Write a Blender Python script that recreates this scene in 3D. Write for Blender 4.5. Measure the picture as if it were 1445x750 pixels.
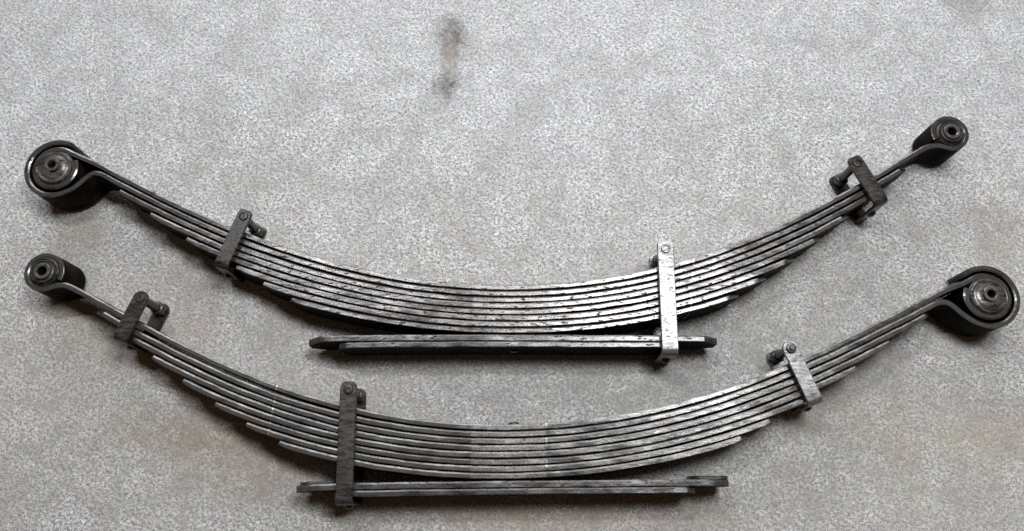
import bpy, bmesh, math, random
from mathutils import Vector, noise

sc = bpy.context.scene
for o in list(bpy.data.objects):
    bpy.data.objects.remove(o, do_unlink=True)
COL = sc.collection
random.seed(7)

# ------------------------------------------------------------------ camera
cam = bpy.data.cameras.new("camera")
cam.sensor_width = 36.0
cam.lens = 36.0 * 1150.0 / 1445.0
cam.clip_start, cam.clip_end = 0.05, 60.0
co = bpy.data.objects.new("camera", cam)
COL.objects.link(co)
co.location = (0.0, 0.0, 1.40)                       # straight above the world origin
co.rotation_euler = (math.atan(345.0 / 1150.0), 0, 0)  # tipped forward about 17 degrees
sc.camera = co

# ------------------------------------------------------------------ light
w = bpy.data.worlds.new("World")
sc.world = w
w.use_nodes = True
bg = w.node_tree.nodes["Background"]
bg.inputs[0].default_value = (1.0, 0.64, 0.38, 1)     # dim warm workshop
bg.inputs[1].default_value = 0.062


def area(name, loc, aim, sx, sy, power, colour):
    l = bpy.data.lights.new(name, 'AREA')
    l.shape = 'RECTANGLE'
    l.size, l.size_y = sx, sy
    l.energy, l.color = power, colour
    o = bpy.data.objects.new(name, l)
    COL.objects.link(o)
    o.location = loc
    o.rotation_euler = (Vector(aim) - Vector(loc)).to_track_quat('-Z', 'Y').to_euler()
    return o


area("ceiling_lamp", (0.62, 0.84, 2.45), (0.40, 0.45, 0), 0.92, 0.50, 57, (0.945, 0.975, 1.0))
area("ceiling_lamp_far", (-0.62, 1.30, 2.50), (-0.55, 0.4, 0), 0.95, 0.16, 29, (0.945, 0.975, 1.0))
area("rear_soft_light", (-0.6, 4.2, 1.55), (-0.1, 0.4, 0.1), 3.8, 2.4, 150, (0.945, 0.975, 1.0))  # unseen broad light, added so the leaf edges catch bright lines

sc.view_settings.view_transform = 'Standard'
sc.view_settings.look = 'None'
sc.view_settings.exposure = 0.0
sc.view_settings.gamma = 1.0
sc.view_settings.use_curve_mapping = False
sc.render.engine = 'CYCLES'
sc.cycles.use_denoising = False      # the felt's grain must not be smoothed away
sc.cycles.max_bounces = 6
sc.cycles.sample_clamp_indirect = 2.0


# ------------------------------------------------------------------ node helper
class N:
    def __init__(s, name):
        s.m = bpy.data.materials.new(name)
        s.m.use_nodes = True
        s.t = s.m.node_tree
        s.p = s.t.nodes["Principled BSDF"]
        s.tc = s.t.nodes.new("ShaderNodeTexCoord")

    def co(s, k="Object"):
        return s.tc.outputs[k]

    def lk(s, a, b):
        s.t.links.new(a, b)

    def put(s, sock, v):
        if hasattr(v, "links") or isinstance(v, bpy.types.NodeSocket):
            s.lk(v, sock)
        else:
            sock.default_value = v

    def noise(s, scale, detail=3, rough=0.55, vec=None, dist=0.0):
        n = s.t.nodes.new("ShaderNodeTexNoise")
        s.lk(vec if vec is not None else s.co(), n.inputs["Vector"])
        n.inputs["Scale"].default_value = scale
        n.inputs["Detail"].default_value = detail
        n.inputs["Roughness"].default_value = rough
        n.inputs["Distortion"].default_value = dist
        return n.outputs["Fac"]

    def rng(s, v, a, b, c=0.0, d=1.0, smooth=False):
        n = s.t.nodes.new("ShaderNodeMapRange")
        n.clamp = True
        if smooth:
            n.interpolation_type = 'SMOOTHSTEP'
        s.put(n.inputs[0], v)
        for i, x in enumerate((a, b, c, d)):
            n.inputs[i + 1].default_value = x
        return n.outputs[0]

    def math(s, op, a, b=0.0, c=0.0):
        n = s.t.nodes.new("ShaderNodeMath")
        n.operation = op
        s.put(n.inputs[0], a)
        s.put(n.inputs[1], b)
        s.put(n.inputs[2], c)
        return n.outputs[0]

    def mix(s, f, a, b, mode='MIX'):
        n = s.t.nodes.new("ShaderNodeMix")
        n.data_type = 'RGBA'
        n.blend_type = mode
        s.put(n.inputs[0], f)
        for sock, v in ((n.inputs[6], a), (n.inputs[7], b)):
            s.put(sock, v if not isinstance(v, tuple) else (*v, 1)[:4])
        return n.outputs[2]

    def xyz(s, vec=None):
        n = s.t.nodes.new("ShaderNodeSeparateXYZ")
        s.lk(vec if vec is not None else s.co(), n.inputs[0])
        return n.outputs

    def mapping(s, scale=(1, 1, 1), loc=(0, 0, 0), rot=(0, 0, 0), vec=None):
        n = s.t.nodes.new("ShaderNodeMapping")
        s.lk(vec if vec is not None else s.co(), n.inputs[0])
        n.inputs[1].default_value = loc
        n.inputs[2].default_value = rot
        n.inputs[3].default_value = scale
        return n.outputs[0]

    def bump(s, h, strength, dist, prev=None):
        n = s.t.nodes.new("ShaderNodeBump")
        n.inputs["Strength"].default_value = strength
        n.inputs["Distance"].default_value = dist
        s.lk(h, n.inputs["Height"])
        if prev is not None:
            s.lk(prev, n.inputs["Normal"])
        return n.outputs[0]


# ------------------------------------------------------------------ floor material: grey felt matting
def floor_material():
    n = N("grey_felt")
    fib = n.noise(430, 2, 0.6, n.mapping((1.0, 1.1, 1.0)))
    fib2 = n.noise(190, 2, 0.65, n.mapping((0.95, 1.1, 1.0), rot=(0, 0, 0.7)))
    warp = n.t.nodes.new("ShaderNodeTexNoise")
    n.lk(n.co(), warp.inputs["Vector"])
    warp.inputs["Scale"].default_value = 55
    warp.inputs["Detail"].default_value = 1
    wv = n.t.nodes.new("ShaderNodeVectorMath")
    wv.operation = 'MULTIPLY_ADD'
    n.lk(warp.outputs["Color"], wv.inputs[0])
    wv.inputs[1].default_value = (0.012, 0.012, 0)
    n.lk(n.co(), wv.inputs[2])
    fa = n.noise(1.0, 1, 0.5, n.mapping((110, 460, 1), rot=(0, 0, 0.55), vec=wv.outputs[0]))
    fb = n.noise(1.0, 1, 0.5, n.mapping((460, 120, 1), rot=(0, 0, 0.35), vec=wv.outputs[0]))
    strand = n.math('MAXIMUM', n.rng(fa, 0.60, 0.72), n.rng(fb, 0.60, 0.72))      # dark matted strands
    pale = n.math('MAXIMUM', n.rng(fa, 0.40, 0.28), n.rng(fb, 0.40, 0.28))        # pale ones
    mid = n.noise(26, 5, 0.7, n.mapping(loc=(4.4, 0.3, 0)))
    blot = n.noise(62, 4, 0.7)
    big = n.noise(11, 6, 0.66, dist=0.5)
    huge = n.noise(2.2, 3, 0.5)
    X, Y, Z = n.xyz()
    near = n.rng(n.math('ADD', Y, n.math('MULTIPLY', n.math('SUBTRACT', huge, 0.5), 0.9)), 0.86, 0.22, 0.0, 1.0, True)  # mask for the darker near floor; part of it is painted light falloff
    v = n.math('ADD', n.math('MULTIPLY', fib, 0.45), n.math('MULTIPLY', fib2, 0.55))
    v = n.math('ADD', n.math('MULTIPLY', n.math('SUBTRACT', v, 0.5), n.rng(near, 0, 1, 1.25, 2.5)), 0.5)
    v = n.rng(v, 0.30, 0.70)
    col = n.mix(v, (0.065, 0.065, 0.067), (0.90, 0.90, 0.91))
    bf = n.math('MULTIPLY', n.rng(blot, 0.38, 0.68), n.rng(near, 0, 1, 0.38, 0.56))
    col = n.mix(bf, col, (0.235, 0.235, 0.236))
    col = n.mix(n.math('MULTIPLY', n.rng(big, 0.40, 0.64), n.rng(near, 0, 1, 0.46, 0.66)), col, (0.235, 0.229, 0.218))
    col = n.mix(n.math('MULTIPLY', n.rng(mid, 0.46, 0.66), n.rng(near, 0, 1, 0.22, 0.56)), col, (0.19, 0.185, 0.175))
    col = n.mix(n.math('MULTIPLY', strand, n.rng(near, 0, 1, 0.30, 0.55)), col, (0.12, 0.118, 0.115))
    col = n.mix(n.math('MULTIPLY', pale, 0.42), col, (0.74, 0.74, 0.745))
    # faint dyed patches: greenish, pinkish and bluish lint
    tint = n.t.nodes.new("ShaderNodeTexNoise")
    n.lk(n.mapping(loc=(2.2, 9.1, 0)), tint.inputs["Vector"])
    tint.inputs["Scale"].default_value = 30
    tint.inputs["Detail"].default_value = 3
    col = n.mix(n.rng(near, 0, 1, 0.05, 0.11), col, tint.outputs["Color"], 'OVERLAY')
    # coloured flecks in the recycled fibre
    ft = n.noise(95, 2, 0.5, n.mapping(loc=(3.1, 1.7, 0)))
    col = n.mix(n.rng(ft, 0.58, 0.75, 0.0, 0.20), col, (0.43, 0.47, 0.56))
    # painted light falloff and brown dirt, mostly over the nearer part of the mat
    dirt_shade = n.math('MULTIPLY', n.rng(huge, 0.34, 0.62, 0.45, 1.0), near)
    col = n.mix(n.math('MULTIPLY', dirt_shade, 0.40), col, (0.42, 0.385, 0.33), 'MIX')

    wob = n.t.nodes.new("ShaderNodeTexNoise")
    n.lk(n.co(), wob.inputs["Vector"])
    wob.inputs["Scale"].default_value = 42
    wob.inputs["Detail"].default_value = 4

    def stain_shade(cx, cy, rx, ry, strength, colour, seed, rot=0.0):
        nonlocal col
        mp = n.mapping((1 / rx, 1 / ry, 1), (-cx / rx, -cy / ry, 0))
        vm = n.t.nodes.new("ShaderNodeVectorMath")
        vm.operation = 'MULTIPLY_ADD'
        n.lk(wob.outputs["Color"], vm.inputs[0])
        vm.inputs[1].default_value = (1.5, 1.5, 0)
        n.lk(mp, vm.inputs[2])
        sub = n.t.nodes.new("ShaderNodeVectorMath")
        sub.operation = 'SUBTRACT'
        n.lk(vm.outputs[0], sub.inputs[0])
        sub.inputs[1].default_value = (0.75, 0.75, 0)
        flat = n.t.nodes.new("ShaderNodeVectorMath")
        flat.operation = 'MULTIPLY'
        n.lk(sub.outputs[0], flat.inputs[0])
        flat.inputs[1].default_value = (1, 1, 0)
        ln = n.t.nodes.new("ShaderNodeVectorMath")
        ln.operation = 'LENGTH'
        n.lk(flat.outputs[0], ln.inputs[0])
        f = n.rng(ln.outputs["Value"], 1.25, 0.15, 0.0, strength, True)
        f = n.math('MULTIPLY', f, n.math('MULTIPLY', n.rng(fib2, 0.30, 0.62, 0.55, 1.0), n.rng(blot, 0.34, 0.60, 0.35, 1.0)))
        col = n.mix(f, col, colour)

    stain_shade(0.22, 0.24, 0.50, 0.13, 0.42, (0.19, 0.188, 0.184), 31.0)  # broad darker grey patches between the springs
    stain_shade(0.62, 0.33, 0.16, 0.10, 0.34, (0.21, 0.205, 0.198), 32.0)
    stain_shade(-0.117, 0.893, 0.032, 0.056, 1.0, (0.075, 0.052, 0.038), 1.3)
    stain_shade(-0.127, 0.782, 0.030, 0.038, 1.0, (0.045, 0.028, 0.023), 4.1)
    stain_shade(-0.120, 0.835, 0.020, 0.056, 0.85, (0.20, 0.16, 0.12), 5.9)
    stain_shade(-0.443, 0.745, 0.034, 0.024, 0.36, (0.30, 0.285, 0.24), 6.2)
    stain_shade(0.905, 0.965, 0.060, 0.045, 0.60, (0.17, 0.168, 0.165), 8.8)
    stain_shade(0.890, 0.490, 0.060, 0.100, 0.46, (0.27, 0.215, 0.16), 9.5)
    stain_shade(0.085, 0.79, 0.018, 0.034, 0.32, (0.30, 0.29, 0.27), 2.6)
    stain_shade(-0.70, 0.32, 0.15, 0.11, 0.50, (0.33, 0.26, 0.20), 11.2)
    stain_shade(-0.78, 0.475, 0.07, 0.05, 0.50, (0.30, 0.23, 0.17), 21.2)
    stain_shade(-0.55, 0.33, 0.05, 0.09, 0.40, (0.30, 0.23, 0.19), 22.2)
    stain_shade(0.65, 0.10, 0.05, 0.04, 0.50, (0.28, 0.21, 0.16), 23.2)
    stain_shade(0.56, 0.145, 0.16, 0.05, 0.40, (0.33, 0.27, 0.22), 24.2)
    stain_shade(-0.35, 0.06, 0.22, 0.06, 0.50, (0.25, 0.175, 0.125), 12.4)
    stain_shade(-0.50, 0.12, 0.22, 0.055, 0.60, (0.26, 0.18, 0.125), 33.0)  # brown shadow of the lower-left pack, painted into the floor colour
    stain_shade(0.06, -0.005, 0.34, 0.034, 0.60, (0.28, 0.19, 0.135), 13.4)
    stain_shade(0.83, 0.11, 0.14, 0.06, 0.45, (0.36, 0.29, 0.21), 18.1)
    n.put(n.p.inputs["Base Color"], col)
    n.p.inputs["Roughness"].default_value = 0.95
    n.p.inputs["Specular IOR Level"].default_value = 0.15
    b = n.bump(n.math('ADD', n.math('MULTIPLY', fib2, 0.6), n.math('MULTIPLY', blot, 0.8)), 0.55, 0.0035)
    b = n.bump(fib, 0.5, 0.0018, b)
    n.lk(b, n.p.inputs["Normal"])
    return n.m


# ------------------------------------------------------------------ steel materials
def steel_material(name, paint, worn, wear_lo, wear_hi, rough, brown=0.25, chips=0.5,
                   metal=1.0, zone=None, marks=(), rub=0.0, k=1.0):
    """satin black paint rubbed thin to grey steel, with chips, rust dust and scratches"""
    n = N(name)
    stretched = n.mapping((0.35, 1.0, 0.8))
    wear = n.noise(70 * k, 5, 0.65, stretched)
    fine = n.noise(420, 3, 0.6)
    chipn = n.noise(230, 3, 0.6, n.mapping((0.32, 1.2, 1.0), loc=(5.2, 3.3, 1.1)))
    rust = n.noise(26 * k, 5, 0.65, n.mapping(loc=(1.2, 7.7, 0.4)))
    wsum = n.math('ADD', n.math('MULTIPLY', wear, 0.75), n.math('MULTIPLY', fine, 0.25))
    if rub:
        at = n.t.nodes.new("ShaderNodeAttribute")
        at.attribute_name = "edge_rub"
        wsum = n.math('ADD', wsum, n.math('MULTIPLY', n.math('SUBTRACT', at.outputs["Fac"], 0.5), rub))
    wf = n.rng(wsum, wear_lo, wear_hi)
    col = n.mix(wf, paint, worn)
    rf = n.rng(rust, 0.47, 0.70, 0.0, brown)
    col = n.mix(rf, col, (0.058, 0.034, 0.023))
    X, Y, Z = n.xyz()
    zf = None
    if zone:
        edge = n.math('ADD', X, n.math('MULTIPLY', n.math('SUBTRACT', wear, 0.5), 0.016))
        zf = n.math('MULTIPLY', n.rng(edge, zone[0] - .002, zone[0] + .002),
                    n.rng(edge, zone[1] + .002, zone[1] - .002))
        zc = n.mix(n.rng(fine, 0.35, 0.65), (0.05, 0.046, 0.042), (0.32, 0.30, 0.285))
        col = n.mix(n.math('MULTIPLY', zf, 0.32), col, zc)
    for (mx, slope, y0, mw, ms) in marks:            # pale chalk strokes drawn across the pack
        d = n.math('SUBTRACT', X, mx)
        d = n.math('SUBTRACT', d, n.math('MULTIPLY', n.math('SUBTRACT', Y, y0), slope))
        d = n.math('ABSOLUTE', n.math('ADD', d, n.math('MULTIPLY', n.math('SUBTRACT', wear, 0.5), 0.004)))
        mf = n.math('MULTIPLY', n.rng(d, mw, mw * 0.4, 0.0, ms), n.rng(wear, 0.48, 0.56))
        col = n.mix(mf, col, (0.55, 0.54, 0.51))
    cf = n.rng(chipn, 0.575, 0.61, 0.0, chips)
    col = n.mix(cf, col, (0.012, 0.011, 0.011))
    n.put(n.p.inputs["Base Color"], col)
    r = n.rng(wear, 0.3, 0.7, rough - 0.07, rough + 0.10)
    r = n.math('ADD', r, n.math('MULTIPLY', cf, 0.3))
    if zf is not None:
        r = n.math('ADD', r, n.math('MULTIPLY', zf, 0.10))
    if rub:                                           # the flats are dull, greasy and unpolished
        r = n.math('ADD', r, n.math('MULTIPLY', n.math('SUBTRACT', 1.0, at.outputs["Fac"]), 0.30))
        n.put(n.p.inputs["Specular IOR Level"], n.rng(at.outputs["Fac"], 0, 1, 0.02, 0.45))
    n.put(n.p.inputs["Roughness"], r)
    n.put(n.p.inputs["Metallic"], n.math('MULTIPLY', wf, metal))
    b = n.bump(n.math('ADD', n.math('MULTIPLY', wear, 0.7), n.math('MULTIPLY', chipn, -0.3)), 0.45, 0.0007)
    b = n.bump(fine, 0.2, 0.0003, b)
    n.lk(b, n.p.inputs["Normal"])
    return n.m


def rubber_material():
    n = N("bushing_rubber")
    a = n.noise(120, 4, 0.6)
    n.put(n.p.inputs["Base Color"], n.mix(n.rng(a, 0.4, 0.7), (0.012, 0.012, 0.012), (0.06, 0.052, 0.045)))
    n.put(n.p.inputs["Roughness"], n.rng(a, 0.3, 0.7, 0.28, 0.5))
    n.lk(n.bump(a, 0.3, 0.001), n.p.inputs["Normal"])
    return n.m


M_FLOOR = floor_material()
M_A = steel_material("worn_black_steel_chipped", (0.0045, 0.0043, 0.0041), (0.168, 0.160, 0.155), 0.49, 0.78, 0.22,
                     brown=0.45, chips=0.85, rub=0.36, zone=(-0.066, 0.066), marks=((0.309, 0.10, 0.06, 0.0018, 0.85),))
M_B = steel_material("worn_black_steel_smooth", (0.005, 0.0048, 0.0045), (0.176, 0.170, 0.163), 0.49, 0.80, 0.21,
                     brown=0.35, chips=0.40, rub=0.36, zone=(-0.066, 0.052),
                     marks=((-0.381, 0.10, 0.06, 0.0018, 0.55), (0.055, 0.0, 0.0, 0.0016, 0.6)))
M_HELP = steel_material("dark_helper_steel", (0.010, 0.0098, 0.0096), (0.18, 0.176, 0.175), 0.52, 0.78, 0.26, 0.5, 0.9, rub=0.22)
M_EYE = steel_material("glossy_black_eye_steel", (0.007, 0.007, 0.007), (0.12, 0.12, 0.12), 0.46, 0.72, 0.26, 0.2, 0.3)
M_CLIP = steel_material("dull_brown_black_clip_steel", (0.009, 0.0082, 0.0076), (0.13, 0.118, 0.108), 0.46, 0.74, 0.30, 0.55, 0.7, k=2.4)
M_CLIP_PALE = steel_material("bare_pale_clip_steel", (0.06, 0.058, 0.056), (0.30, 0.295, 0.29), 0.32, 0.66, 0.34, 0.3, 0.5, k=2.6)
M_BOLT = steel_material("black_bolt_steel", (0.014, 0.014, 0.014), (0.14, 0.135, 0.13), 0.45, 0.7, 0.32, 0.3, 0.3)
M_SLEEVE = steel_material("grimy_sleeve_steel", (0.02, 0.018, 0.016), (0.28, 0.27, 0.26), 0.40, 0.64, 0.26, 0.5, 0.5)
M_PLATE = steel_material("grimy_plate_steel", (0.016, 0.014, 0.013), (0.24, 0.225, 0.21), 0.44, 0.68, 0.24, 0.6, 0.5, metal=0.8, k=1.8)
M_RUBBER = rubber_material()
M_HOLE = bpy.data.materials.new('bore_shade_black')  # near-black colour standing in for the shade inside the bores
M_HOLE.use_nodes = True
M_HOLE.node_tree.nodes['Principled BSDF'].inputs['Base Color'].default_value = (0.003, 0.003, 0.003, 1)
M_HOLE.node_tree.nodes['Principled BSDF'].inputs['Roughness'].default_value = 0.6


# ------------------------------------------------------------------ object helpers
def link(name, me, mat, parent=None, smooth=True):
    o = bpy.data.objects.new(name, me)
    COL.objects.link(o)
    me.materials.append(mat)
    if smooth:
        for p in me.polygons:
            p.use_smooth = True
    if parent is not None:
        o.parent = parent
    return o


def from_bm(name, bm, mat, parent=None, smooth_angle=35):
    bmesh.ops.recalc_face_normals(bm, faces=bm.faces)
    for e in bm.edges:
        if len(e.link_faces) == 2 and e.calc_face_angle(0) > math.radians(smooth_angle):
            e.smooth = False
    me = bpy.data.meshes.new(name)
    bm.to_mesh(me)
    bm.free()
    return link(name, me, mat, parent)


# leaf cross-section: t across (0 = upper edge side, 1 = lower), z up; rounded long edges
def section(th, z0, z1, cw=0.0029, ch=0.0016, r=0.0011, seg=2):
    """the inner (concave) side of a spring leaf has ground chamfers, the outer side a small rolled radius"""
    pts = [(cw, z1), (0.0003, z1 - ch), (0.0, z1 - ch - 0.0006), (0.0, z0 + ch + 0.0006), (0.0003, z0 + ch), (cw, z0)]
    for (cx, cz, a0) in ((th - r, z0 + r, 270), (th - r, z1 - r, 0)):
        for k in range(seg + 1):
            a = math.radians(a0 + 90.0 * k / seg)
            pts.append((cx + r * math.cos(a), cz + r * math.sin(a)))
        if a0 == 270:
            pts += [(th, z0 + 0.0026), (th, z1 - 0.0026)]
    return pts


def resample(pts, step):
    out = [pts[0]]
    acc = 0.0
    for a, b in zip(pts, pts[1:]):
        d = math.dist(a, b)
        if d < 1e-9:
            continue
        pos = step - acc
        while pos <= d:
            out.append((a[0] + (b[0] - a[0]) * pos / d, a[1] + (b[1] - a[1]) * pos / d))
            pos += step
        acc = (acc + d) % step
    if math.dist(out[-1], pts[-1]) > step * 0.3:
        out.append(pts[-1])
    return out


def normals(pts, side):
    res = []
    n = len(pts)
    for i in range(n):
        a, b = pts[max(0, i - 1)], pts[min(n - 1, i + 1)]
        dx, dy = b[0] - a[0], b[1] - a[1]
        l = math.hypot(dx, dy) or 1
        res.append((dy / l * side, -dx / l * side))
    return res


def bend_bar(name, pts, th, z0, z1, mat, parent, side=1, trim0=0.0, trim1=0.0, cut=0.42, seed=0, origin=(0, 0),
             taper0=0.0, taper1=0.0, wob=0.0007):
    """flat bar standing on edge along pts (its upper edge line); th to the right of travel when side=1.
    trim0/1: length over which the corners of an end are cut; taper: the end is ground thinner."""
    ns = normals(pts, side)
    L = [0.0]
    for a, b in zip(pts, pts[1:]):
        L.append(L[-1] + math.dist(a, b))
    T = L[-1]
    bm = bmesh.new()
    rub = bm.verts.layers.float.new("edge_rub")          # the narrow mill edges are rubbed, the flats keep their paint
    rings = []
    for i, (p, nn) in enumerate(zip(pts, ns)):
        zz0, zz1, tt = z0, z1, th
        hgt = z1 - z0
        for tr, tp, s in ((trim0, taper0, L[i]), (trim1, taper1, T - L[i])):
            if tr > 0 and s < tr:
                k = (1 - s / tr)
                zz1 -= hgt * cut * 0.5 * k
                zz0 += hgt * cut * 0.5 * k
            if tp > 0 and s < tp:
                tt *= 1 - 0.35 * (1 - s / tp)
        w = wob * (noise.noise(Vector((L[i] * 22, seed * 3.7, 0))) + 0.6 * noise.noise(Vector((L[i] * 75, seed * 5.1, 2))))
        dz = 0.7 * wob * noise.noise(Vector((L[i] * 14, seed * 2.3, 9)))
        ring = []
        for (t, z) in section(tt, zz0, zz1):
            ring.append(bm.verts.new((p[0] + nn[0] * (t + w) - origin[0], p[1] + nn[1] * (t + w) - origin[1], z + dz)))
            ring[-1][rub] = 1.0 if min(zz1 - z, z - zz0) < 0.0020 else 0.0
        rings.append(ring)
    m = len(rings[0])
    for a, b in zip(rings, rings[1:]):
        for k in range(m):
            bm.faces.new((a[k], a[(k + 1) % m], b[(k + 1) % m], b[k]))
    bm.faces.new(rings[0][::-1])
    bm.faces.new(rings[-1])
    return from_bm(name, bm, mat, parent, 22)


def lathe(name, prof, cx, cy, mat, parent, seg=48, close=True):
    """turned piece about a vertical axis; prof = (radius, z) list, closed loop"""
    bm = bmesh.new()
    rings = []
    for k in range(seg):
        a = 2 * math.pi * k / seg
        rings.append([bm.verts.new((cx + r * math.cos(a), cy + r * math.sin(a), z)) for r, z in prof])
    m = len(prof)
    for k in range(seg):
        a, b = rings[k], rings[(k + 1) % seg]
        for j in range(m if close else m - 1):
            if prof[j][0] < 1e-6 and prof[(j + 1) % m][0] < 1e-6:
                continue
            bm.faces.new((a[j], a[(j + 1) % m], b[(j + 1) % m], b[j]))
    bmesh.ops.remove_doubles(bm, verts=bm.verts, dist=1e-6)
    return from_bm(name, bm, mat, parent, 28)


def bez(p0, d0, p1, d1, n=16, k=0.42):
    l = math.dist(p0, p1) * k
    a = (p0[0] + d0[0] * l, p0[1] + d0[1] * l)
    b = (p1[0] - d1[0] * l, p1[1] - d1[1] * l)
    out = []
    for i in range(1, n + 1):
        t = i / n
        u = 1 - t
        out.append(tuple(u ** 3 * p0[j] + 3 * u * u * t * a[j] + 3 * u * t * t * b[j] + t ** 3 * p1[j] for j in (0, 1)))
    return out


def arc(c, r, a0, a1, n=60, r1=None):
    out = []
    for i in range(n + 1):
        f = i / n
        a = math.radians(a0 + (a1 - a0) * f)
        rr = r + ((r1 if r1 is not None else r) - r) * f
        out.append((c[0] + rr * math.cos(a), c[1] + rr * math.sin(a)))
    return out


def on_arc(c, r, a, turn):
    """point on a circle and the travel direction there (turn=+1 anticlockwise)"""
    t = math.radians(a)
    return (c[0] + r * math.cos(t), c[1] + r * math.sin(t)), (-math.sin(t) * turn, math.cos(t) * turn)


Z0, Z1 = 0.0064, 0.0800      # lower and upper edge of the leaves as they lie on their sides
TH = 0.0091                  # leaf thickness


def unit(a, b):
    l = math.dist(a, b)
    return ((b[0] - a[0]) / l, (b[1] - a[1]) / l)


# ------------------------------------------------------------------ clip: a flat strap bent to a U round the pack
def make_clip(spring, org, ear, base, width, mat, rounded, head='bolt', th=0.0058, ztop=0.0915, nut_mat=None, zlow=0.0004,
              ear_back=None):
    d = unit(ear, base)
    s = (-d[1], d[0])
    Ltot = math.dist(ear, base)
    root = bpy.data.objects.new("rebound_clip", None)

    def W(u, v):
        return (ear[0] + d[0] * u + s[0] * v - org[0], ear[1] + d[1] * u + s[1] * v - org[1])

    # centre line of the strap in (u, z): upper arm, bend, web, bend, lower arm
    r = 0.008
    path = []
    zt, zb, ub = ztop - th / 2, zlow + th / 2, Ltot - th / 2
    e2 = 0.0 if ear_back is None else ear_back
    nstep = 10
    head_r = width / 2
    us = [head_r * (1 - math.cos(math.pi / 2 * k / 8)) for k in range(9)]
    for u in us:
        path.append((u, zt))
    for k in range(1, nstep + 1):
        path.append((us[-1] + (ub - r - us[-1]) * k / nstep, zt))
    for k in range(1, 7):
        a = math.radians(90 - 90 * k / 6)
        path.append((ub - r + r * math.cos(a), zt - r + r * math.sin(a)))
    for k in range(1, 5):
        path.append((ub, zt - r + (zb + r - zt + r) * k / 4))
    for k in range(1, 7):
        a = math.radians(-90 * k / 6)
        path.append((ub - r + r * math.cos(a), zb + r + r * math.sin(a)))
    for k in range(1, nstep + 1):
        path.append((ub - r + (e2 + us[-1] - ub + r) * k / nstep, zb))
    for u in us[::-1][1:]:
        path.append((e2 + u, zb))
    bm = bmesh.new()
    rings = []
    n = len(path)
    c = 0.0011
    for i, (u, z) in enumerate(path):
        a, b = path[max(0, i - 1)], path[min(n - 1, i + 1)]
        l = math.dist(a, b)
        du, dz = (b[0] - a[0]) / l, (b[1] - a[1]) / l
        nu, nz = -dz, du                                   # outward side of the U
        hw = width / 2
        dist = min(u, 1) if i < n / 2 else u - e2
        if (i < 9 or i > n - 10) and dist < head_r:
            x = head_r - dist
            full = math.sqrt(max(head_r ** 2 - x * x, 0))
            hw = max(rounded * full + (1 - rounded) * min(hw, hw * 0.80 + dist * 0.9), 0.002)
        h = th / 2
        prof = ((-hw, -h + c), (-hw, h - c), (-hw + c, h), (hw - c, h), (hw, h - c), (hw, -h + c), (hw - c, -h), (-hw + c, -h))
        ring = []
        for v, q in prof:
            x, y = W(u + nu * q, v)
            ring.append(bm.verts.new((x, y, z + nz * q)))
        rings.append(ring)
    for a, b in zip(rings, rings[1:]):
        for k in range(8):
            bm.faces.new((a[k], a[(k + 1) % 8], b[(k + 1) % 8], b[k]))
    bm.faces.new(rings[0])
    bm.faces.new(rings[-1][::-1])
    strap = from_bm("rebound_clip", bm, mat, spring, 38)
    bpy.data.objects.remove(root)
    # clamp bolt standing between the two ears
    cx, cy = W(head_r * 0.98, 0)
    lathe("spacer_tube", [(0.0, zlow + th), (0.0074, zlow + th), (0.0074, ztop - th), (0.0, ztop - th)], cx, cy, M_BOLT, strap, 24)
    bm = bmesh.new()
    # lower hexagon nut above the lower ear
    hexa(bm, cx, cy, 0.0122, zlow + th, zlow + th + 0.020, 0.3)
    from_bm("nut", bm, M_BOLT, strap, 30)
    nm = nut_mat or mat
    if head == 'nut':
        bm = bmesh.new()
        hexa(bm, cx, cy, 0.0086, ztop - 0.0002, ztop + 0.0062, 0.1)
        from_bm("bolt_head", bm, nm, strap, 30)
        lathe("bolt_tip", [(0, ztop + 0.006), (0.0048, ztop + 0.006), (0.0048, ztop + 0.0078), (0.0036, ztop + 0.0090), (0, ztop + 0.0090)],
              cx, cy, M_BOLT, strap, 20)
    else:
        lathe("bolt_head", [(0, ztop - 0.0004), (0.0078, ztop - 0.0004), (0.0078, ztop + 0.0014), (0.0066, ztop + 0.0028),
                            (0.0046, ztop + 0.0030), (0.0040, ztop + 0.0016), (0, ztop + 0.0014)], cx, cy, nm, strap, 24)
    # round-headed rivet on the outside of the web
    bm = bmesh.new()
    rr, hh, sg, rg = 0.0082, 0.0066, 18, 5
    zc = 0.043
    cen = None
    rows = []
    for j in range(rg):
        a = math.pi / 2 * j / rg
        row = []
        for k in range(sg):
            t = 2 * math.pi * k / sg
            x, y = W(Ltot - 0.0004 + hh * math.sin(a), rr * math.cos(a) * math.cos(t))
            row.append(bm.verts.new((x, y, zc + rr * math.cos(a) * math.sin(t))))
        rows.append(row)
    x, y = W(Ltot - 0.0004 + hh, 0)
    top = bm.verts.new((x, y, zc))
    for a, b in zip(rows, rows[1:]):
        for k in range(sg):
            bm.faces.new((a[k], a[(k + 1) % sg], b[(k + 1) % sg], b[k]))
    for k in range(sg):
        bm.faces.new((rows[-1][k], rows[-1][(k + 1) % sg], top))
    bm.faces.new(rows[0][::-1])
    from_bm("rivet", bm, M_BOLT, strap, 60)
    return strap


def hexa(bm, cx, cy, r, z0, z1, rot):
    c = r * 0.12
    rings = []
    for rr, z in ((r - c, z0), (r, z0 + c), (r, z1 - c), (r - c, z1)):
        rings.append([bm.verts.new((cx + rr * math.cos(rot + math.pi / 3 * k), cy + rr * math.sin(rot + math.pi / 3 * k), z)) for k in range(6)])
    for a, b in zip(rings, rings[1:]):
        for k in range(6):
            bm.faces.new((a[k], a[(k + 1) % 6], b[(k + 1) % 6], b[k]))
    bm.faces.new(rings[0][::-1])
    bm.faces.new(rings[-1])


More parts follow.
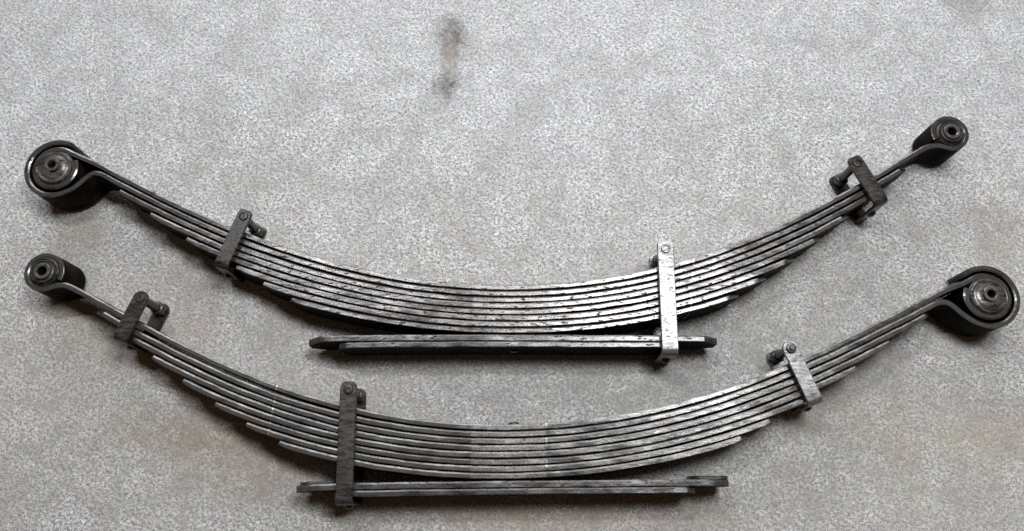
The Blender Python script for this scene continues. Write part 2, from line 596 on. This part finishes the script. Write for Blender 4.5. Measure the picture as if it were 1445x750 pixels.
# ------------------------------------------------------------------ bushing: rubber cone, steel washer face, inner sleeve with bore
def make_bushing(spring, org, c, r, zlo, zhi, bore, plate=False, off=(0, 0)):
    x, y = c[0] - org[0], c[1] - org[1]
    body = lathe("bushing", [(bore + 0.004, zlo + 0.003), (r - 0.003, zlo), (r, zlo + 0.004), (r, zhi - 0.004), (r - 0.0025, zhi - 0.0012),
                             (r * 0.90, zhi + 0.0006), (r * 0.84, zhi - 0.0030), (r * 0.76, zhi - 0.0036), (r * 0.72, zhi - 0.0002),
                             (r * 0.64, zhi + 0.0010), (r * 0.58, zhi - 0.0022), (bore + 0.004, zhi - 0.0030)], x, y, M_RUBBER, spring, 64)
    if plate:      # big eyes: a grimy dished end plate almost as wide as the bushing
        a, b = bore + 0.0035, r * 0.93
        lathe("end_plate", [(a, zhi - 0.006), (b, zhi - 0.006), (b, zhi + 0.0004), (b - 0.0012, zhi + 0.0016), (b - 0.0034, zhi + 0.0016),
                            (b - 0.0048, zhi - 0.0002), (b - 0.0080, zhi + 0.0002), ((a + b) / 2 - 0.001, zhi + 0.0016),
                            (a + 0.0022, zhi + 0.0024), (a, zhi + 0.0024)], x, y, M_PLATE, body, 64)
    else:
        lathe("outer_ring", [(r * 0.735, zhi - 0.006), (r * 0.80, zhi - 0.006), (r * 0.80, zhi + 0.0012), (r * 0.785, zhi + 0.0022),
                             (r * 0.75, zhi + 0.0022), (r * 0.735, zhi + 0.0012)], x, y, M_SLEEVE, body, 56)
    x, y = x + off[0], y + off[1]
    lathe("inner_sleeve", [(bore, zlo - 0.002), (bore + 0.0055, zlo - 0.002), (bore + 0.0055, zhi + 0.0036), (bore + 0.0045, zhi + 0.0046),
                           (bore + 0.001, zhi + 0.0046), (bore, zhi + 0.0036)], x, y, M_SLEEVE, body, 40)
    lathe("bore_shade_cup", [(0, zlo), (bore - 0.0002, zlo), (bore - 0.0002, zhi + 0.0030), (bore - 0.0010, zhi + 0.0030), (bore - 0.0014, zhi - 0.03), (0, zhi - 0.03)], x, y, M_HOLE, body, 24)  # black cup added inside the sleeve to make the bore dark
    return body


# ------------------------------------------------------------------ one leaf spring
def poly(c, x):
    v = 0.0
    for k in c:
        v = v * x + k
    return v


def make_spring(spec):
    org = spec['origin']
    root = bpy.data.objects.new("leaf_spring", None)
    COL.objects.link(root)
    root.location = (org[0], org[1], 0)
    root.empty_display_size = 0.1
    root['label'], root['category'], root['group'] = spec['label'], 'leaf spring', 'pair of leaf springs lying on the grey mat'
    C, mat = spec['poly'], spec['mat']
    xa, xb = spec['span']                  # where the main leaf's sweep hands over to its eyes
    body = [(xa + (xb - xa) * i / 400, 0) for i in range(401)]
    body = [(x, poly(C, x)) for x, _ in body]
    nb = normals(body, 1)                  # travelling right, the pack lies to the right (down the picture)

    def offset(i):
        out = []
        for (p, nn) in zip(body, nb):
            x = p[0]
            e = min(1.0, abs(x) / 0.45)
            d = 0.0015 * noise.noise(Vector((x * 5.5, i * 7.3 + spec['seed'], 4))) * min(1, i) * e
            for j in range(i):
                pc, po = spec['pitch']
                q = pc + (po - pc) * e ** 1.5
                if j == 0 and spec['loose'] * x > 0:
                    q += 0.0022 * min(1, abs(x) / 0.4)
                if j == spec.get('gap_at', 99) and x * spec['gap_side'] > 0:
                    q += 0.0016 * min(1, abs(x) / 0.2)
                d += q
            out.append((x + nn[0] * d, p[1] + nn[1] * d))
        return out

    flip = spec['big'] == 'left'
    # ---- main leaf with both eyes
    bc, br = spec['big_c'], spec['big_r']
    s_c, s_r = spec['small_c'], spec['small_r']      # small: inner radius of the rolled eye
    # small eye: leaf dips under the bushing, then rolls up and round
    pts = body[::1]
    if not flip:
        pts = pts[::-1]
    # pts now run from the big-eye end to the small-eye end
    e_p, e_d = pts[-1], unit(pts[-4], pts[-1])
    turn = 1 if flip else -1
    a0 = spec['small_a0']
    ap, ad = on_arc(s_c, s_r, a0, turn)
    small = bez(e_p, e_d, ap, ad, 18, 0.40) + arc(s_c, s_r, a0, a0 + turn * spec['small_sweep'], 70)[1:]
    b_p, b_d = pts[0], unit(pts[3], pts[0])
    turn = -turn * -1
    bt = 1 if flip else -1
    a1 = spec['big_a0']
    ap, ad = on_arc(bc, br, a1, bt)
    big = bez(b_p, b_d, ap, ad, 14, 0.38) + arc(bc, br, a1, a1 + bt * spec['big_sweep'], 90, br - 0.0015)[1:]
    full = big[::-1] + pts + small
    full = resample(full, 0.0035)
    # leaf body lies right of travel when running left -> right
    bend_bar("main_leaf", full, TH, Z0, Z1, mat, root, side=(1 if flip else -1), seed=spec['seed'], origin=org)

    # ---- second leaf: runs under the main leaf and wraps the big eye from outside
    o1 = offset(1)
    if not flip:
        o1 = o1[::-1]
    x_leave, x_end = spec['wrap_leave'], spec['second_end']
    sgn = 1 if flip else -1
    seg = [p for p in o1 if p[0] * sgn >= x_leave * sgn and p[0] * sgn <= x_end * sgn]
    wp, wd = seg[0], unit(seg[3], seg[0])
    wr = spec['wrap_r']
    wt = -bt
    ap, ad = on_arc(bc, wr, spec['wrap_a0'], wt)
    wrap = bez(wp, wd, ap, ad, 26, spec.get('wrap_k', 0.5)) + arc(bc, wr, spec['wrap_a0'], spec['wrap_a0'] + wt * spec['wrap_sweep'], 80)[1:]
    full2 = resample(wrap[::-1] + seg, 0.0035)
    bend_bar("wrapper_leaf", full2, TH, Z0 + 0.0012, Z1 - 0.0006, mat, root, side=(1 if flip else -1), trim1=0.016, cut=0.35,
             seed=spec['seed'] + 1, origin=org)

    # ---- the graduated leaves beneath
    rnd = random.Random(spec['seed'])
    for i, (x0, x1) in enumerate(spec['ends'], start=2):
        o = [p for p in offset(i) if x0 <= p[0] <= x1]
        z_j = rnd.uniform(-0.0012, 0.0010)
        bend_bar("leaf", resample(o, 0.0045), TH, Z0 + 0.001 + z_j * 0.5, Z1 - 0.0008 + z_j, mat, root, side=1,
                 trim0=spec['tips'][0], trim1=spec['tips'][1], cut=0.60, taper0=0.03, taper1=0.03, seed=spec['seed'] + i, origin=org)

    # ---- two nearly straight helper leaves
    for k, (pl, x_trim) in enumerate(spec['helpers']):
        dense = []
        for a, b in zip(pl, pl[1:]):
            for q in range(12):
                f = q / 12
                dense.append((a[0] + (b[0] - a[0]) * f, a[1] + (b[1] - a[1]) * f))
        dense.append(pl[-1])
        for _ in range(30):
            dense = [dense[0]] + [tuple((dense[i - 1][j] + 2 * dense[i][j] + dense[i + 1][j]) / 4 for j in (0, 1))
                                  for i in range(1, len(dense) - 1)] + [dense[-1]]
        h = bend_bar("helper_leaf", resample(dense, 0.0045), 0.0104 if k == 0 else 0.0098, Z0 + 0.0008, Z1 - 0.001, M_HELP, root, side=1,
                     trim0=x_trim, trim1=x_trim, cut=(0.60, 0.25)[k], seed=spec['seed'] + 20 + k, origin=org)
        if k == 0 and spec.get('pads'):
            for (x0, x1, y0, y1) in spec['pads']:
                pp = [(x0 + (x1 - x0) * q / 14, y0 + (y1 - y0) * q / 14) for q in range(15)]
                bend_bar("friction_pad", pp, 0.0058, Z0 + 0.008, Z1 - 0.016, M_RUBBER, h, side=1, trim0=0.012, trim1=0.012,
                         cut=0.4, seed=3, origin=org)

    # ---- centre bolt: cap above the main leaf and nut below the helpers
    bx = spec['bolt_x']
    yt = poly(C, bx)
    yb = spec['bolt_low']
    for nm, y, s in (("centre_bolt_head", yt, 1), ("centre_bolt_nut", yb, -1)):
        bm = bmesh.new()
        prof = ((0.0095, -0.001), (0.0095, 0.0042), (0.0078, 0.0064)) if s > 0 else ((0.007, -0.001), (0.007, 0.002), (0.006, 0.003))
        rows = []
        for r, h in prof:
            rows.append([bm.verts.new((bx - org[0] + r * math.cos(2 * math.pi * q / 16), y - org[1] + s * h, 0.045 + r * math.sin(2 * math.pi * q / 16)))
                         for q in range(16)])
        for a, b in zip(rows, rows[1:]):
            for q in range(16):
                bm.faces.new((a[q], a[(q + 1) % 16], b[(q + 1) % 16], b[q]))
        bm.faces.new(rows[0])
        bm.faces.new(rows[-1][::-1])
        from_bm(nm, bm, M_BOLT, root, 30)

    # ---- bushings and clips
    make_bushing(root, org, bc, br - TH - 0.0002, Z0 - 0.004, Z1 + 0.0035, 0.0076, True, spec['sleeve_off'])
    make_bushing(root, org, s_c, s_r - 0.0003, Z0 - 0.004, Z1 + 0.0035, 0.0088)
    for cl in spec['clips']:
        make_clip(root, org, **cl)
    return root


# ------------------------------------------------------------------ the place
bm = bmesh.new()
bmesh.ops.create_grid(bm, x_segments=8, y_segments=8, size=4.0)
fl = from_bm("floor", bm, M_FLOOR)
fl['kind'] = 'structure'

CS = 0.9913    # strap faces stand higher than the leaf edges


def cs(p):
    return (p[0] * CS, p[1] * CS)


A = dict(
    origin=(0.0, 0.36), seed=3, mat=M_A, sleeve_off=(-0.003, 0.004), tips=(0.007, 0.022),
    label="upper chipped leaf spring with large left eye and bright central clip",
    poly=(-0.08851211830497682, -0.04513070317635849, -0.01526898010018419, 0.05841560920172199, 0.48512778494664255,
          0.003828049959457475, 0.36244736710471565),
    span=(-0.725, 0.694), pitch=(0.01045, 0.01145), loose=0, gap_at=4, gap_side=1,
    big='left', big_c=(-0.8015, 0.5745), big_r=0.0412, big_a0=62, big_sweep=322,
    wrap_r=0.0452, wrap_leave=-0.715, wrap_a0=285, wrap_sweep=218, wrap_k=0.52,
    small_c=(0.7790, 0.6420), small_r=0.0242, small_a0=248, small_sweep=318,
    second_end=0.694,
    ends=((-0.693, 0.657), (-0.632, 0.5885), (-0.563, 0.535), (-0.474, 0.485), (-0.427, 0.434), (-0.377, 0.385)),
    helpers=((((-0.340, 0.2735), (-0.31, 0.2757), (-0.237, 0.2770), (-0.068, 0.2778), (0.126, 0.2770), (0.27, 0.2765), (0.343, 0.2755)), 0.024),
             (((-0.286, 0.2648), (-0.068, 0.2670), (0.126, 0.2662), (0.277, 0.2655)), 0.014)),
    bolt_x=0.003, bolt_low=0.2570,
    clips=(dict(ear=cs((-0.4585, 0.4960)), base=cs((-0.4945, 0.3925)), width=0.0250, mat=M_CLIP, rounded=0.25),
           dict(ear=cs((0.6010, 0.5960)), base=cs((0.6425, 0.5080)), width=0.0275, mat=M_CLIP, rounded=0.30),
           dict(ear=cs((0.2615, 0.4390)), base=cs((0.2600, 0.2440)), width=0.0270, mat=M_CLIP_PALE, rounded=0.0)),
)
B = dict(
    origin=(0.0, 0.13), seed=11, mat=M_B, sleeve_off=(0.003, 0.003), tips=(0.008, 0.016),
    label="lower smoother leaf spring with large right eye and dark central clip",
    poly=(-0.20423556616486396, 0.00938419770263323, 0.04812728978341704, -0.029643272767003667, 0.45972738855514417,
          0.013388710900807838, 0.13111363293408457),
    span=(-0.735, 0.722), pitch=(0.01075, 0.01150), loose=-1, gap_at=99, gap_side=1,
    big='right', big_c=(0.7955, 0.3420), big_r=0.0412, big_a0=118, big_sweep=322,
    wrap_r=0.0452, wrap_leave=0.703, wrap_a0=255, wrap_sweep=222, wrap_k=0.52,
    small_c=(-0.7895, 0.3845), small_r=0.0248, small_a0=292, small_sweep=318,
    second_end=-0.697,
    ends=((-0.632, 0.704), (-0.596, 0.636), (-0.5415, 0.576), (-0.488, 0.492), (-0.4344, 0.431), (-0.3775, 0.380)),
    helpers=((((-0.343, 0.0365), (-0.32, 0.0385), (-0.247, 0.0410), (-0.065, 0.0432), (0.064, 0.0448), (0.175, 0.0456), (0.345, 0.0464)), 0.024),
             (((-0.279, 0.0290), (-0.065, 0.0322), (0.064, 0.0338), (0.175, 0.0346), (0.288, 0.0352)), 0.014)),
    pads=((-0.338, -0.272, 0.0425, 0.0455), (0.285, 0.345, 0.0522, 0.0522)),
    bolt_x=0.003, bolt_low=0.0232,
    clips=(dict(ear=cs((-0.6170, 0.3510)), base=cs((-0.6480, 0.2660)), width=0.0262, mat=M_CLIP, rounded=1.0),
           dict(ear=cs((0.4530, 0.2660)), base=cs((0.4915, 0.1630)), width=0.0258, mat=M_CLIP_PALE, rounded=0.9, head='nut'),
           dict(ear=cs((-0.2648, 0.2000)), base=cs((-0.2618, 0.0070)), width=0.0268, mat=M_CLIP, rounded=0.55)),
)
make_spring(A)
make_spring(B)
